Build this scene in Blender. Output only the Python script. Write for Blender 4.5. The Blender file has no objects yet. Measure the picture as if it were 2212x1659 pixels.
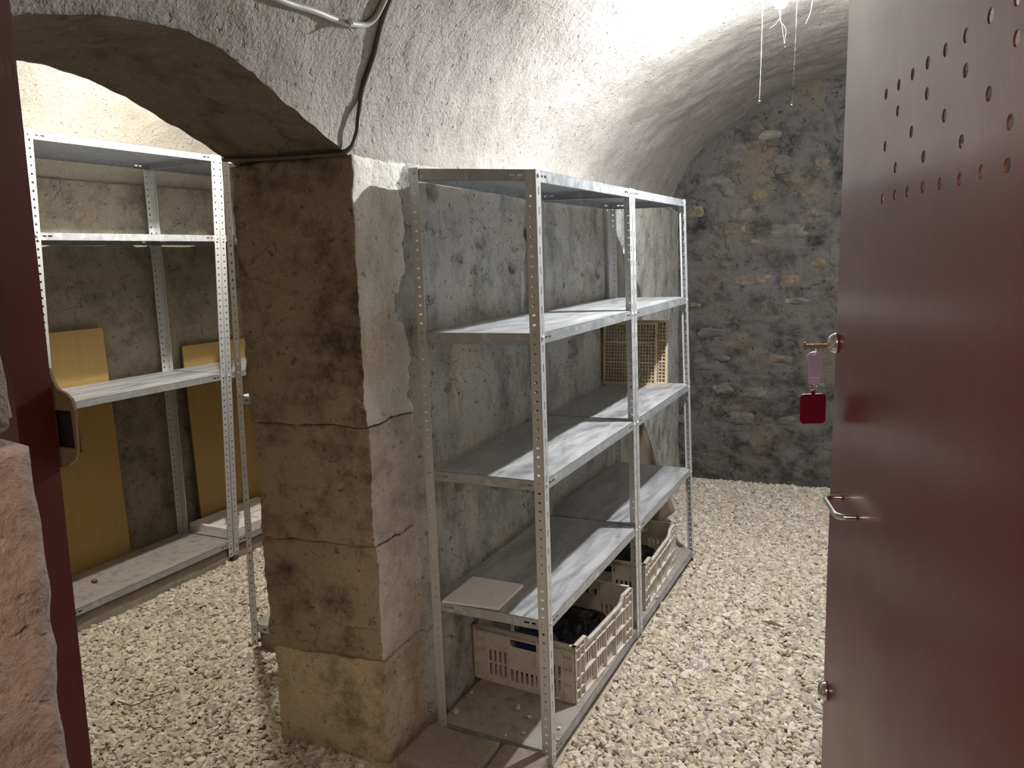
import bpy, math, random
import numpy as np
from mathutils import Vector, Matrix
from mathutils.geometry import delaunay_2d_cdt
random.seed(7); RNG = np.random.default_rng(7)
S = bpy.context.scene
COL = S.collection

# ------------------------------------------------------------------ camera, world, exposure, lamps
cam_d = bpy.data.cameras.new('camera'); cam = bpy.data.objects.new('camera', cam_d); COL.objects.link(cam)
CAM = Vector((1.45455, -2.19617, 1.71216))
cr, cu, cf = Vector((.89594, .44271, -.03609)), Vector((-.03801, .15735, .98681)), Vector((-.44255, .88275, -.1578))
m = Matrix((cr, cu, -cf)).transposed().to_4x4(); m.translation = CAM
cam.matrix_world = m
cam_d.sensor_fit = 'HORIZONTAL'; cam_d.sensor_width = 36; cam_d.lens = 36 * 1668.58 / 2212
cam_d.clip_start = .02; cam_d.clip_end = 60
S.camera = cam
S.view_settings.view_transform = 'Standard'; S.view_settings.look = 'None'
S.view_settings.gamma = 1; S.view_settings.use_curve_mapping = False
S.view_settings.exposure = 0.0
W = bpy.data.worlds.new('world'); S.world = W; W.use_nodes = True
W.node_tree.nodes['Background'].inputs[0].default_value = (.9, .95, 1, 1)
W.node_tree.nodes['Background'].inputs[1].default_value = 0.02
BULB_MAIN = (1.006, 1.15, 2.66); BULB_MAIN_L = 8200
BULB_SIDE = (-1.40, .55, 2.62); BULB_SIDE_L = 5200
def lamp(name, loc, power, color, radius):
    l = bpy.data.lights.new(name, 'POINT'); l.energy = power; l.color = color; l.shadow_soft_size = radius
    o = bpy.data.objects.new(name, l); o.location = loc; COL.objects.link(o); return o
lamp('corridor_lamp', (1.62, -2.85, 2.50), 70, (1.0, .78, .63), .12)

# ------------------------------------------------------------------ object helpers
ORG = {}
def add(name, verts, faces, mat, parent=None, smooth=False, org=None, stuff=False):
    """link ONE mesh object; verts are world coordinates"""
    me = bpy.data.meshes.new(name)
    V = np.asarray(verts, dtype=np.float64).reshape(-1, 3)
    if parent is not None: o0 = np.array(ORG[parent.name])
    elif org is not None: o0 = np.array(org, float)
    else: o0 = np.zeros(3)
    V = V - o0
    me.from_pydata(V.tolist(), [], [tuple(int(i) for i in f) for f in faces])
    if smooth: me.polygons.foreach_set('use_smooth', [True] * len(me.polygons))
    me.update()
    o = bpy.data.objects.new(name, me); COL.objects.link(o)
    if mat: me.materials.append(mat)
    if parent is not None: o.parent = parent
    else: o.location = o0
    ORG[o.name] = tuple(o0)
    if stuff: o['kind'] = 'stuff'
    return o
def empty(name, loc):
    o = bpy.data.objects.new(name, None); COL.objects.link(o); o.location = loc; o.empty_display_size = .1
    ORG[o.name] = tuple(loc); return o
def tag(o, label, cat, group=None):
    o['label'] = label; o['category'] = cat
    if group: o['group'] = group
    return o
def struct(o, label=None):
    o['kind'] = 'structure'
    if label: o['label'] = label
    return o
class MB:
    def __init__(s): s.v = []; s.f = []
    def add(s, v, f):
        n = len(s.v); s.v += [tuple(map(float, a)) for a in v]; s.f += [tuple(i + n for i in q) for q in f]; return s
    def box(s, a, b, fn=None):
        x0, y0, z0 = a; x1, y1, z1 = b
        v = [(x0,y0,z0),(x1,y0,z0),(x1,y1,z0),(x0,y1,z0),(x0,y0,z1),(x1,y0,z1),(x1,y1,z1),(x0,y1,z1)]
        if fn: v = [fn(p) for p in v]
        return s.add(v, [(0,3,2,1),(4,5,6,7),(0,1,5,4),(1,2,6,5),(2,3,7,6),(3,0,4,7)])
    def obj(s, name, mat, parent=None, **k): return add(name, s.v, s.f, mat, parent, **k)
def catmull(P, n=8):
    P = [np.array(p, float) for p in P]
    Q = [2*P[0]-P[1]] + P + [2*P[-1]-P[-2]]
    out = []
    for i in range(1, len(Q)-2):
        for t in np.linspace(0, 1, n, endpoint=False):
            a, b, c, d = Q[i-1], Q[i], Q[i+1], Q[i+2]
            out.append(.5*((2*b)+(c-a)*t+(2*a-5*b+4*c-d)*t*t+(3*b-a-3*c+d)*t**3))
    out.append(P[-1]); return out
def tube(path, r, seg=8, mb=None, closed=False):
    mb = mb or MB(); P = [Vector(p) for p in path]; n = len(P)
    rr = r if hasattr(r, '__len__') else [r]*n
    rings = []; prev = None
    for i, p in enumerate(P):
        if closed: t = P[(i+1) % n] - P[i-1]
        else: t = P[min(i+1, n-1)] - P[max(i-1, 0)]
        t.normalize()
        if prev is None:
            a = Vector((0,0,1)) if abs(t.z) < .9 else Vector((1,0,0)); u = t.cross(a).normalized()
        else: u = (prev - t*prev.dot(t)).normalized()
        prev = u; w = t.cross(u)
        rings.append([p + (u*math.cos(2*math.pi*k/seg) + w*math.sin(2*math.pi*k/seg))*rr[i] for k in range(seg)])
    v = [q for R in rings for q in R]; f = []
    for i in range(n if closed else n-1):
        j = (i+1) % n
        for k in range(seg): f.append((i*seg+k, i*seg+(k+1) % seg, j*seg+(k+1) % seg, j*seg+k))
    if not closed: f += [tuple(range(seg))[::-1], tuple((n-1)*seg+k for k in range(seg))]
    return mb.add(v, f)
def lathe(prof, base, axis, seg=16, mb=None):
    mb = mb or MB(); ax = Vector(axis).normalized(); b = Vector(base)
    a = Vector((0,0,1)) if abs(ax.z) < .9 else Vector((1,0,0)); u = ax.cross(a).normalized(); w = ax.cross(u)
    v = []; f = []
    for r, h in prof:
        for k in range(seg):
            t = 2*math.pi*k/seg; v.append(b + ax*h + (u*math.cos(t)+w*math.sin(t))*max(r, 1e-5))
    for i in range(len(prof)-1):
        for k in range(seg): f.append((i*seg+k, i*seg+(k+1) % seg, (i+1)*seg+(k+1) % seg, (i+1)*seg+k))
    f += [tuple(range(seg))[::-1], tuple((len(prof)-1)*seg+k for k in range(seg))]
    return mb.add(v, f)
def slot(cx, cy, w, h, n=8):
    """octagonal slot"""
    c = min(w, h)*.3; x, y = w/2, h/2
    return [(cx-x+c,cy-y),(cx+x-c,cy-y),(cx+x,cy-y+c),(cx+x,cy+y-c),(cx+x-c,cy+y),(cx-x+c,cy+y),(cx-x,cy+y-c),(cx-x,cy-y+c)]
def rect(x0, y0, x1, y1): return [(x0,y0),(x1,y0),(x1,y1),(x0,y1)]
def circ(cx, cy, r, n=12): return [(cx+r*math.cos(2*math.pi*k/n), cy+r*math.sin(2*math.pi*k/n)) for k in range(n)]
def inside(p, poly):
    c = False; n = len(poly); x, y = p
    for i in range(n):
        x1, y1 = poly[i]; x2, y2 = poly[i-1]
        if (y1 > y) != (y2 > y) and x < (x2-x1)*(y-y1)/(y2-y1)+x1: c = not c
    return c
def plate(outline, holes, th, fn, mb=None):
    """sheet with real holes; fn(u, v, w) -> 3D point, w runs through the thickness 0..th"""
    mb = mb or MB()
    pts = []; loops = []
    for L in [outline] + holes:
        n = len(pts); pts += L; loops.append(list(range(n, n+len(L))))
    ed = [(l[i], l[(i+1) % len(l)]) for l in loops for i in range(len(l))]
    r = delaunay_2d_cdt([Vector(p) for p in pts], ed, [], 1, 1e-7)
    V = [tuple(q) for q in r[0]]; F = r[2]
    cent = [(h, (min(a for a,b in h), max(a for a,b in h), min(b for a,b in h), max(b for a,b in h))) for h in holes]
    keep = []
    for f in F:
        c = (sum(V[i][0] for i in f)/len(f), sum(V[i][1] for i in f)/len(f))
        if any(b[0] < c[0] < b[1] and b[2] < c[1] < b[3] and inside(c, h) for h, b in cent): continue
        if not inside(c, outline): continue
        keep.append(tuple(f))
    n = len(V)
    v3 = [fn(a, b, 0) for a, b in V] + [fn(a, b, th) for a, b in V]
    f3 = [f[::-1] for f in keep] + [tuple(i+n for i in f) for f in keep]
    cnt = {}
    for f in keep:
        for i in range(len(f)): cnt[(f[i], f[(i+1) % len(f)])] = 1
    for (a, b) in cnt:
        if (b, a) not in cnt: f3.append((a, b, b+n, a+n))
    return mb.add(v3, f3)

# ------------------------------------------------------------------ noise
def vnoise(P, seed=0):
    P = np.asarray(P, float) + seed*17.31
    i = np.floor(P).astype(np.int64); f = P - i; f = f*f*(3-2*f)
    def h(x, y, z):
        n = (x*374761393 + y*668265263 + z*2147483647 + seed*974634777) & 0xffffffff
        n = ((n ^ (n >> 13))*1274126177) & 0xffffffff
        n = ((n ^ (n >> 16))*2246822519) & 0xffffffff
        return ((n ^ (n >> 15)) & 0xffffff)/float(0xffffff)*2-1
    r = 0
    for dx in (0, 1):
        wx = f[:,0] if dx else 1-f[:,0]
        for dy in (0, 1):
            wy = f[:,1] if dy else 1-f[:,1]
            for dz in (0, 1):
                wz = f[:,2] if dz else 1-f[:,2]
                r = r + wx*wy*wz*h(i[:,0]+dx, i[:,1]+dy, i[:,2]+dz)
    return r
def fbm(P, scale, octv=4, seed=0, gain=.5):
    P = np.asarray(P, float)*scale; a = 1; r = 0; t = 0
    for k in range(octv): r = r + a*vnoise(P, seed+k); t += a; a *= gain; P = P*2.03
    return r/t
def grid(name, P, mat, parent=None, flip=False, smooth=True, org=None):
    """P [nv, nu, 3]"""
    nv, nu = P.shape[:2]
    idx = np.arange(nv*nu).reshape(nv, nu)
    q = np.stack([idx[:-1,:-1], idx[:-1,1:], idx[1:,1:], idx[1:,:-1]], -1).reshape(-1, 4)
    if flip: q = q[:, ::-1]
    return fast(name, P.reshape(-1, 3), q, mat, parent, smooth, org)
def fast(name, V, q, mat, parent=None, smooth=False, org=None):
    me = bpy.data.meshes.new(name); V = np.asarray(V, float)
    o0 = np.array(ORG[parent.name]) if parent is not None else np.array(org if org is not None else (0,0,0), float)
    k = q.shape[1]
    me.vertices.add(len(V)); me.vertices.foreach_set('co', (V-o0).astype(np.float32).ravel())
    me.loops.add(q.size); me.loops.foreach_set('vertex_index', q.astype(np.int32).ravel())
    me.polygons.add(len(q)); me.polygons.foreach_set('loop_start', np.arange(0, q.size, k, dtype=np.int32))
    me.polygons.foreach_set('use_smooth', np.full(len(q), smooth))
    me.update(calc_edges=True); me.validate()
    o = bpy.data.objects.new(name, me); COL.objects.link(o); me.materials.append(mat)
    if parent is not None: o.parent = parent
    else: o.location = o0
    ORG[o.name] = tuple(o0); return o
def rough_block(name, c, mat, parent=None, res=.018, amp=.012, rnd=.02, seed=0, org=None, fine=.004, topamp=None):
    """c: 8 corners (box order); a rough hewn stone block"""
    c = np.array(c, float)
    L = [np.linalg.norm(c[1]-c[0]), np.linalg.norm(c[3]-c[0]), np.linalg.norm(c[4]-c[0])]
    N = [max(2, int(l/res)) for l in L]
    def tri(u, v, w):
        return ((1-u)*(1-v)*(1-w))[...,None]*c[0]+(u*(1-v)*(1-w))[...,None]*c[1]+(u*v*(1-w))[...,None]*c[2]+((1-u)*v*(1-w))[...,None]*c[3] \
             + ((1-u)*(1-v)*w)[...,None]*c[4]+(u*(1-v)*w)[...,None]*c[5]+(u*v*w)[...,None]*c[6]+((1-u)*v*w)[...,None]*c[7]
    key = {}; V = []; F = []
    def vid(i, j, k):
        t = (i, j, k)
        if t not in key: key[t] = len(V); V.append(t)
        return key[t]
    nx, ny, nz = N
    for j in range(ny):
        for k in range(nz):
            F.append((vid(0,j,k),vid(0,j,k+1),vid(0,j+1,k+1),vid(0,j+1,k))); F.append((vid(nx,j,k),vid(nx,j+1,k),vid(nx,j+1,k+1),vid(nx,j,k+1)))
    for i in range(nx):
        for k in range(nz):
            F.append((vid(i,0,k),vid(i+1,0,k),vid(i+1,0,k+1),vid(i,0,k+1))); F.append((vid(i,ny,k),vid(i,ny,k+1),vid(i+1,ny,k+1),vid(i+1,ny,k)))
    for i in range(nx):
        for j in range(ny):
            F.append((vid(i,j,0),vid(i,j+1,0),vid(i+1,j+1,0),vid(i+1,j,0))); F.append((vid(i,j,nz),vid(i+1,j,nz),vid(i+1,j+1,nz),vid(i,j+1,nz)))
    T = np.array(V, float)/np.array(N)
    # rounding: pull vertices near edges towards the centre
    d = np.minimum(T, 1-T)*np.array(L); ds = np.sort(d, 1)
    ctr = np.full(3, .5); k = np.clip(1-ds[:,1]/rnd, 0, 1)**2*rnd*.45
    P = tri(T[:,0], T[:,1], T[:,2])
    out = (P - c.mean(0)); out /= np.linalg.norm(out, axis=1)[:,None]
    axd = np.zeros_like(P); exc = (d < rnd)
    P = P - out*k[:,None]*1.3
    D = np.stack([fbm(P, 9, 4, seed+11*a) for a in range(3)], 1)*amp + np.stack([fbm(P, 42, 3, seed+5+11*a) for a in range(3)], 1)*fine
    P = P + D
    return fast(name, P, np.array(F), mat, parent, True, org)
def boxc(x0, y0, z0, x1, y1, z1):
    return [(x0,y0,z0),(x1,y0,z0),(x1,y1,z0),(x0,y1,z0),(x0,y0,z1),(x1,y0,z1),(x1,y1,z1),(x0,y1,z1)]

# ------------------------------------------------------------------ materials
class NT:
    def __init__(s, name, rough=.8, metal=0., spec=.5):
        s.m = bpy.data.materials.new(name); s.m.use_nodes = True; s.t = s.m.node_tree; s.n = s.t.nodes
        s.b = s.n['Principled BSDF']; s.b.inputs['Roughness'].default_value = rough; s.b.inputs['Metallic'].default_value = metal
        s.b.inputs['Specular IOR Level'].default_value = spec
        s.co = s.n.new('ShaderNodeTexCoord').outputs['Object']; s._geo = None
    def L(s, a, b): s.t.links.new(a, b)
    def vec(s, scale=(1,1,1), loc=(0,0,0), src=None, rot=(0,0,0)):
        x = s.n.new('ShaderNodeMapping'); x.inputs['Scale'].default_value = scale; x.inputs['Location'].default_value = loc; x.inputs['Rotation'].default_value = rot
        s.L(src or s.co, x.inputs['Vector']); return x.outputs[0]
    def noise(s, scale, detail=4, rough=.55, vec=None, dist=0., out='Fac'):
        x = s.n.new('ShaderNodeTexNoise'); x.inputs['Scale'].default_value = scale; x.inputs['Detail'].default_value = detail
        x.inputs['Roughness'].default_value = rough; x.inputs['Distortion'].default_value = dist
        s.L(vec or s.co, x.inputs['Vector']); return x.outputs[out]
    def vor(s, scale, feature='F1', out='Distance', vec=None, rnd=1):
        x = s.n.new('ShaderNodeTexVoronoi'); x.feature = feature; x.inputs['Scale'].default_value = scale; x.inputs['Randomness'].default_value = rnd
        s.L(vec or s.co, x.inputs['Vector']); return x.outputs[out]
    def ramp(s, f, stops, interp='LINEAR'):
        x = s.n.new('ShaderNodeValToRGB'); r = x.color_ramp; r.interpolation = interp
        while len(r.elements) < len(stops): r.elements.new(.5)
        for e, (p, c) in zip(r.elements, stops):
            e.position = p; e.color = (c, c, c, 1) if not hasattr(c, '__len__') else (*c, 1)
        s.L(f, x.inputs[0]); return x.outputs[0]
    def mix(s, f, a, b, mode='MIX'):
        x = s.n.new('ShaderNodeMix'); x.data_type = 'RGBA'; x.blend_type = mode; x.clamp_factor = True
        for i, v in ((0, f), (6, a), (7, b)):
            if hasattr(v, 'is_linked'): s.L(v, x.inputs[i])
            elif i == 0: x.inputs[0].default_value = v
            else: x.inputs[i].default_value = (*v, 1) if hasattr(v, '__len__') else (v, v, v, 1)
        return x.outputs[2]
    def math(s, op, a, b=0.):
        x = s.n.new('ShaderNodeMath'); x.operation = op
        for i, v in ((0, a), (1, b)):
            if hasattr(v, 'is_linked'): s.L(v, x.inputs[i])
            else: x.inputs[i].default_value = v
        return x.outputs[0]
    def island(s):
        x = s.n.new('ShaderNodeNewGeometry'); return x.outputs['Random Per Island']
    def objrand(s): return s.n.new('ShaderNodeObjectInfo').outputs['Random']
    def sep(s, ax, src=None):
        x = s.n.new('ShaderNodeSeparateXYZ'); s.L(src or s.co, x.inputs[0]); return x.outputs[ax]
    def bump(s, h, dist=.01, strength=1., prev=None):
        x = s.n.new('ShaderNodeBump'); x.inputs['Distance'].default_value = dist; x.inputs['Strength'].default_value = strength
        s.L(h, x.inputs['Height'])
        if prev is not None: s.L(prev, x.inputs['Normal'])
        return x.outputs[0]
    def fin(s, color=None, rough=None, normal=None, metal=None, **kw):
        for k, v in (('Base Color', color), ('Roughness', rough), ('Normal', normal), ('Metallic', metal)):
            if v is None: continue
            if hasattr(v, 'is_linked'): s.L(v, s.b.inputs[k])
            else: s.b.inputs[k].default_value = (*v, 1) if hasattr(v, '__len__') else v
        return s.m

def plaster(name, c0, c1, dark, spotty=.35, bump=.006, pits=.5, warm=None, streak=False, cracks=0.):
    t = NT(name, .93, 0, .2)
    vsl = t.vec((1, 1, .6)) if streak else t.co
    base = t.mix(t.noise(2.2, 5, .6, vsl), c0, c1)
    if warm: base = t.mix(t.ramp(t.noise(3.1, 4, .6, t.vec(loc=(5,2,1))), [(.5, 0.), (.68, .8)]), base, warm)
    base = t.mix(t.math('MULTIPLY', t.ramp(t.noise(6.5, 6, .7, vsl), [(.46, 0.), (.68, 1.)]), spotty), base, dark)
    fine = t.noise(120, 3, .6); mid = t.noise(50, 5, .64, t.vec((1, 1, .85), loc=(3,1,4)))
    pit = t.ramp(t.noise(40, 3, .55, t.vec(loc=(9,4,2))), [(.27, 0.), (.38, 1.)])
    base = t.mix(t.math('MULTIPLY', t.ramp(pit, [(0, 1.), (1, 0.)]), pits), base, dark)
    if cracks:
        vm = t.n.new('ShaderNodeVectorMath'); vm.operation = 'MULTIPLY_ADD'; vm.inputs[1].default_value = (.16,.16,.16)
        t.L(t.noise(7, 4, .6, out='Color'), vm.inputs[0]); t.L(t.co, vm.inputs[2])
        ck = t.ramp(t.vor(4.5, 'DISTANCE_TO_EDGE', 'Distance', t.vec((1,1,1.25), src=vm.outputs[0])), [(.0, 1.), (.016, 0.)])
        ck = t.math('MULTIPLY', ck, t.ramp(t.noise(5, 3, .6, t.vec(loc=(7,7,7))), [(.50, 0.), (.60, 1.)]))
        base = t.mix(t.math('MULTIPLY', ck, cracks), base, tuple(x*.6 for x in dark))
        pit = t.math('SUBTRACT', pit, t.math('MULTIPLY', ck, .9))
    base = t.mix(.35, base, t.mix(fine, (0,0,0), (1,1,1)), 'OVERLAY')
    h = t.math('ADD', t.math('ADD', t.math('MULTIPLY', fine, .45), t.math('MULTIPLY', mid, 1.0)), t.math('MULTIPLY', pit, .5))
    return t.fin(base, .93, t.bump(h, bump, 1.))
M = {}
M['vault'] = plaster('vault_plaster', (.365,.343,.315), (.29,.27,.247), (.13,.12,.11), .34, .0095, .5, streak=True)
M['white'] = plaster('bounce_white_plaster', (.72,.71,.68), (.62,.61,.58), (.4,.38,.35), .3, .006, .3)  # for the unseen right wall, made white to bounce light across the room
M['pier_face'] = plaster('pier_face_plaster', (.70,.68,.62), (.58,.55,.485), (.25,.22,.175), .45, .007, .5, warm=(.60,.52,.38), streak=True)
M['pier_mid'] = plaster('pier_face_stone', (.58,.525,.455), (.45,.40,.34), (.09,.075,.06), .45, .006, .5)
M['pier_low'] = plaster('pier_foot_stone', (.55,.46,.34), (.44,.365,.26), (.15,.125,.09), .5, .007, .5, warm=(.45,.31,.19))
M['wall'] = plaster('grey_wall_plaster', (.47,.465,.44), (.335,.33,.31), (.07,.066,.06), .6, .008, .75, warm=(.48,.45,.37), streak=True, cracks=.4)
M['side_wall'] = plaster('side_room_plaster', (.37,.325,.255), (.24,.21,.17), (.075,.062,.05), .6, .008, .7, warm=(.36,.31,.23), cracks=.45)
M['side_vault'] = plaster('side_room_vault_plaster', (.38,.345,.295), (.33,.30,.25), (.22,.19,.145), .3, .009, .35)
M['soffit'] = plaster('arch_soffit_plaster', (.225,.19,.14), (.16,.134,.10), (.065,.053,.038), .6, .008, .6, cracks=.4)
M['mortar'] = plaster('rubble_mortar', (.165,.153,.142), (.085,.081,.077), (.018,.018,.018), .9, .014, .75, warm=(.165,.135,.098), cracks=.55)
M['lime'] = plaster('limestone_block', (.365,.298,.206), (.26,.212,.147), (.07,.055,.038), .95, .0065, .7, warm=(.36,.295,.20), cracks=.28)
M['lime_low'] = plaster('bounce_lit_limestone_block', (.60,.51,.36), (.47,.395,.27), (.13,.115,.06), .95, .0065, .6, warm=(.44,.35,.23))  # paler foot course, the brighter light low on the jamb put into colour
M['pink'] = plaster('pinkish_sandstone', (.37,.29,.245), (.31,.24,.20), (.17,.125,.10), .4, .0035, .3)
M['browngrey'] = plaster('brown_grey_stone', (.30,.245,.20), (.22,.18,.15), (.08,.065,.05), .5, .007, .5)
M['flag'] = plaster('dirty_flagstone', (.30,.255,.21), (.23,.195,.16), (.13,.105,.08), .5, .003, .25)
def stone_mat():
    t = NT('rubble_stone', .9, 0, .25)
    c = t.ramp(t.objrand(), [(0, (.19,.17,.145)), (.25, (.215,.17,.11)), (.45, (.17,.155,.135)), (.68, (.24,.175,.10)), (.86, (.25,.23,.20))], 'CONSTANT')
    n = t.noise(18, 5, .7)
    c = t.mix(t.ramp(n, [(.35, .85), (.6, 0.)]), c, (.07,.06,.05))
    c = t.mix(t.ramp(t.noise(7, 4, .6), [(.42, 0.), (.62, .9)]), c, (.105,.10,.095))
    return t.fin(c, .9, t.bump(t.math('ADD', n, t.noise(60, 3)), .012))
M['rubble'] = stone_mat()
def gravel_mat(name, obj):
    t = NT(name, .85, 0, .3)
    r = t.objrand() if obj else t.island()
    c = t.ramp(r, [(0, (.58,.51,.395)), (.2, (.68,.615,.50)), (.36, (.50,.44,.35)), (.5, (.74,.685,.58)), (.66, (.44,.405,.36)), (.77, (.60,.52,.385)), (.90, (.34,.315,.29)), (.96, (.52,.40,.28))], 'CONSTANT')
    n = t.noise(60, 4, .6)
    c = t.mix(t.ramp(n, [(.35, .4), (.6, 0.)]), c, (.30,.25,.19))
    return t.fin(c, .85, t.bump(n, .004))
M['gravel'] = gravel_mat('gravel', False); M['pebble'] = gravel_mat('pebble', True)
def dirt():
    t = NT('dirt', 1, 0, .1)
    return t.fin(t.mix(t.noise(40, 4), (.42,.36,.275), (.56,.49,.38)), 1., t.bump(t.noise(60, 4), .01))
M['dirt'] = dirt()
def galv(name, dusty=False, tint=(.47,.49,.51), warm=0.):
    t = NT(name, .4, .9)
    sp = t.vor(38, 'F1', 'Color', t.vec((1,1,1)))
    v = t.mix(1., sp, (1,1,1), 'COLOR')
    spv = t.sep(0, sp)
    n = t.noise(9, 4, .6); 
    c = t.mix(t.math('ADD', t.math('MULTIPLY', spv, .5), t.math('MULTIPLY', n, .5)), tuple(x*.72 for x in tint), tint)
    bl = t.ramp(t.noise(14, 3, .6, t.vec((1,1,1), loc=(4,4,1)), dist=1.5), [(.55, 0.), (.66, .7)])
    c = t.mix(bl, c, (.60,.63,.66))
    rough = t.ramp(spv, [(0, .36), (1, .52)])
    if dusty:
        c = t.mix(1., c, (.72,.72,.73), 'MULTIPLY')
        d = t.ramp(t.noise(5.5, 7, .72, t.vec((3.2,.55,1), rot=(0,0,.12)), dist=.9), [(.36, .20), (.62, .85)])
        c = t.mix(d, c, (.53,.535,.53)); metal = t.ramp(d, [(0, .9), (1, .25)])
        rough = t.mix(d, rough, .58)
        return t.fin(c, rough, t.bump(t.noise(30, 2), .0006), metal)
    return t.fin(c, rough, t.bump(n, .0005), .50)
M['galv'] = galv('galvanised_steel'); M['galv_top'] = galv('dusty_galvanised_steel', True)
def dirty_shelf():
    t = NT('dirty_bottom_shelf_steel', .75, .2)
    n = t.noise(7, 6, .68)
    c = t.mix(n, (.40,.37,.33), (.26,.235,.20)); c = t.mix(t.ramp(t.noise(16, 5, .7), [(.5, 0.), (.7, .7)]), c, (.13,.11,.09))
    return t.fin(c, .75, t.bump(n, .002))
M['shelf_dirty'] = dirty_shelf()
def simple(name, col, rough=.5, metal=0., var=.15, scale=12, bump=.0, spec=.5, dark=None):
    t = NT(name, rough, metal, spec)
    n = t.noise(scale, 4, .6)
    c = t.mix(n, tuple(x*(1-var) for x in col), tuple(min(1, x*(1+var)) for x in col))
    if dark: c = t.mix(t.ramp(t.noise(scale*1.7, 5, .7, t.vec(loc=(3,8,1))), [(.5, 0.), (.72, .75)]), c, dark)
    return t.fin(c, rough, t.bump(n, bump) if bump else None, metal)
M['post'] = simple('galvanised_post_steel', (.57,.58,.585), .42, .36, .08, 25)
M['crate'] = simple('dirty_white_plastic', (.56,.52,.45), .55, 0, .12, 9, dark=(.33,.28,.21))
M['panel'] = simple('beige_plastic', (.52,.43,.285), .6, 0, .1, 14, dark=(.38,.30,.19))
def wood(name, a, b, sc=1.):
    t = NT(name, .6); w = t.noise(9*sc, 5, .6, t.vec((6,6,.35)), dist=.6)
    return t.fin(t.mix(w, a, b), .6, t.bump(w, .0008))
M['panel_back'] = simple('dirty_shaded_beige_plastic', (.36,.29,.185), .7, 0, .15, 14)  # same beige plastic, darkened for dirt and the shade inside the cells
M['board'] = wood('yellow_veneer', (.38,.245,.080), (.47,.315,.115))
M['board_edge'] = simple('chipboard_edge', (.17,.11,.05), .8, 0, .3, 60)
M['plank'] = wood('grey_brown_wood', (.15,.12,.09), (.24,.19,.145))
M['twig'] = simple('twig_bark', (.17,.12,.08), .9, 0, .3, 50)
M['conc'] = simple('concrete_kerb', (.36,.325,.265), .9, 0, .2, 14, .004, dark=(.22,.19,.15))
M['poly'] = simple('white_polystyrene', (.74,.72,.66), .7, 0, .06, 10, .002, dark=(.55,.50,.42))
M['tile'] = simple('pale_pink_tile', (.76,.71,.67), .35, 0, .05, 20)
M['black_bag'] = simple('black_plastic_film', (.012,.012,.014), .22, 0, .3, 8)
M['blue'] = simple('dark_blue_plastic', (.012,.02,.11), .4, 0, .3, 8)
M['grey_pl'] = simple('pale_grey_plastic', (.42,.42,.37), .6, 0, .08, 8)
M['shard'] = simple('red_brown_shard', (.22,.07,.04), .7, 0, .2, 30)
def paint(name, col, rough, coat=0.):
    t = NT(name, rough, 0, .85)
    n = t.noise(5, 5, .6)
    c = t.mix(n, tuple(x*.85 for x in col), tuple(x*1.15 for x in col))
    sc = t.ramp(t.noise(7, 6, .75, t.vec((3, 3, .5), loc=(1,7,3))), [(.66, 0.), (.74, .35)])
    c = t.mix(sc, c, (.30,.20,.16))
    pk = t.ramp(t.noise(55, 3, .6, t.vec((1,1,.4))), [(.30, 0.), (.38, 1.)])
    spk = t.ramp(t.noise(70, 3, .6, t.vec((1,1,.28), loc=(2,2,2))), [(.66, 0.), (.71, .75)])
    zm = t.n.new('ShaderNodeMapRange'); zm.inputs[1].default_value = 1.72; zm.inputs[2].default_value = 1.95; t.L(t.sep(2), zm.inputs[0])
    pn = t.math('MULTIPLY', zm.outputs[0], t.ramp(t.noise(3.5, 3, .6, t.vec(loc=(4,1,6))), [(.42, 0.), (.55, 1.)]))
    c = t.mix(t.math('MULTIPLY', spk, pn), c, (.02,.012,.01))
    c = t.mix(t.math('MULTIPLY', zm.outputs[0], .28), c, (.27,.20,.18))
    r = t.mix(t.noise(9, 5, .6), rough*.85, rough*1.3)
    t.b.inputs['Coat Weight'].default_value = coat; t.b.inputs['Coat Roughness'].default_value = .19; t.b.inputs['Coat IOR'].default_value = 1.62
    return t.fin(c, r, t.bump(t.math('ADD', n, t.math('MULTIPLY', pk, .06)), .0015))
M['door'] = paint('red_brown_gloss_paint', (.185,.020,.012), .36, .36)
M['frame'] = paint('red_brown_frame_paint', (.165,.030,.022), .42)
M['chrome'] = simple('chrome', (.80,.79,.77), .12, 1., .04, 20)
M['brass'] = simple('nickel_brass', (.75,.66,.48), .22, 1., .06, 30)
M['strike'] = simple('beige_painted_steel', (.36,.29,.17), .45, 0, .1, 30)
M['lilac'] = simple('lilac_plastic', (.42,.38,.60), .35, 0, .05, 30)
M['paper'] = simple('lilac_paper', (.38,.34,.53), .6, 0, .05, 30)
M['fob'] = simple('dark_red_enamel', (.13,.004,.022), .3, 0, .15, 30)
M['cable'] = simple('dark_grey_cable', (.075,.068,.062), .38, 0, .2, 40)
M['conduit'] = simple('pale_grey_conduit', (.40,.39,.36), .38, 0, .12, 25)
M['clip'] = simple('white_cable_clip', (.7,.7,.68), .4, 0, .05, 25)
M['web'] = simple('dusty_cobweb', (.30,.29,.27), .9, 0, .1, 60)
M['socket'] = simple('black_lamp_socket', (.03,.03,.03), .4, 0, .1, 20)
M['bulbbase'] = simple('white_bulb_base', (.75,.75,.75), .4, 0, .03, 20)
def emis(name, col, L):
    m = bpy.data.materials.new(name); m.use_nodes = True; n = m.node_tree.nodes
    n.remove(n['Principled BSDF']); e = n.new('ShaderNodeEmission'); e.inputs[0].default_value = (*col, 1); e.inputs[1].default_value = L
    m.node_tree.links.new(e.outputs[0], n['Material Output'].inputs[0]); return m
M['glow_main'] = emis('lit_bulb_glass', (.975, .985, 1.0), BULB_MAIN_L)
M['glow_side'] = emis('lit_side_bulb_glass', (1, .955, .89), BULB_SIDE_L)

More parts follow.
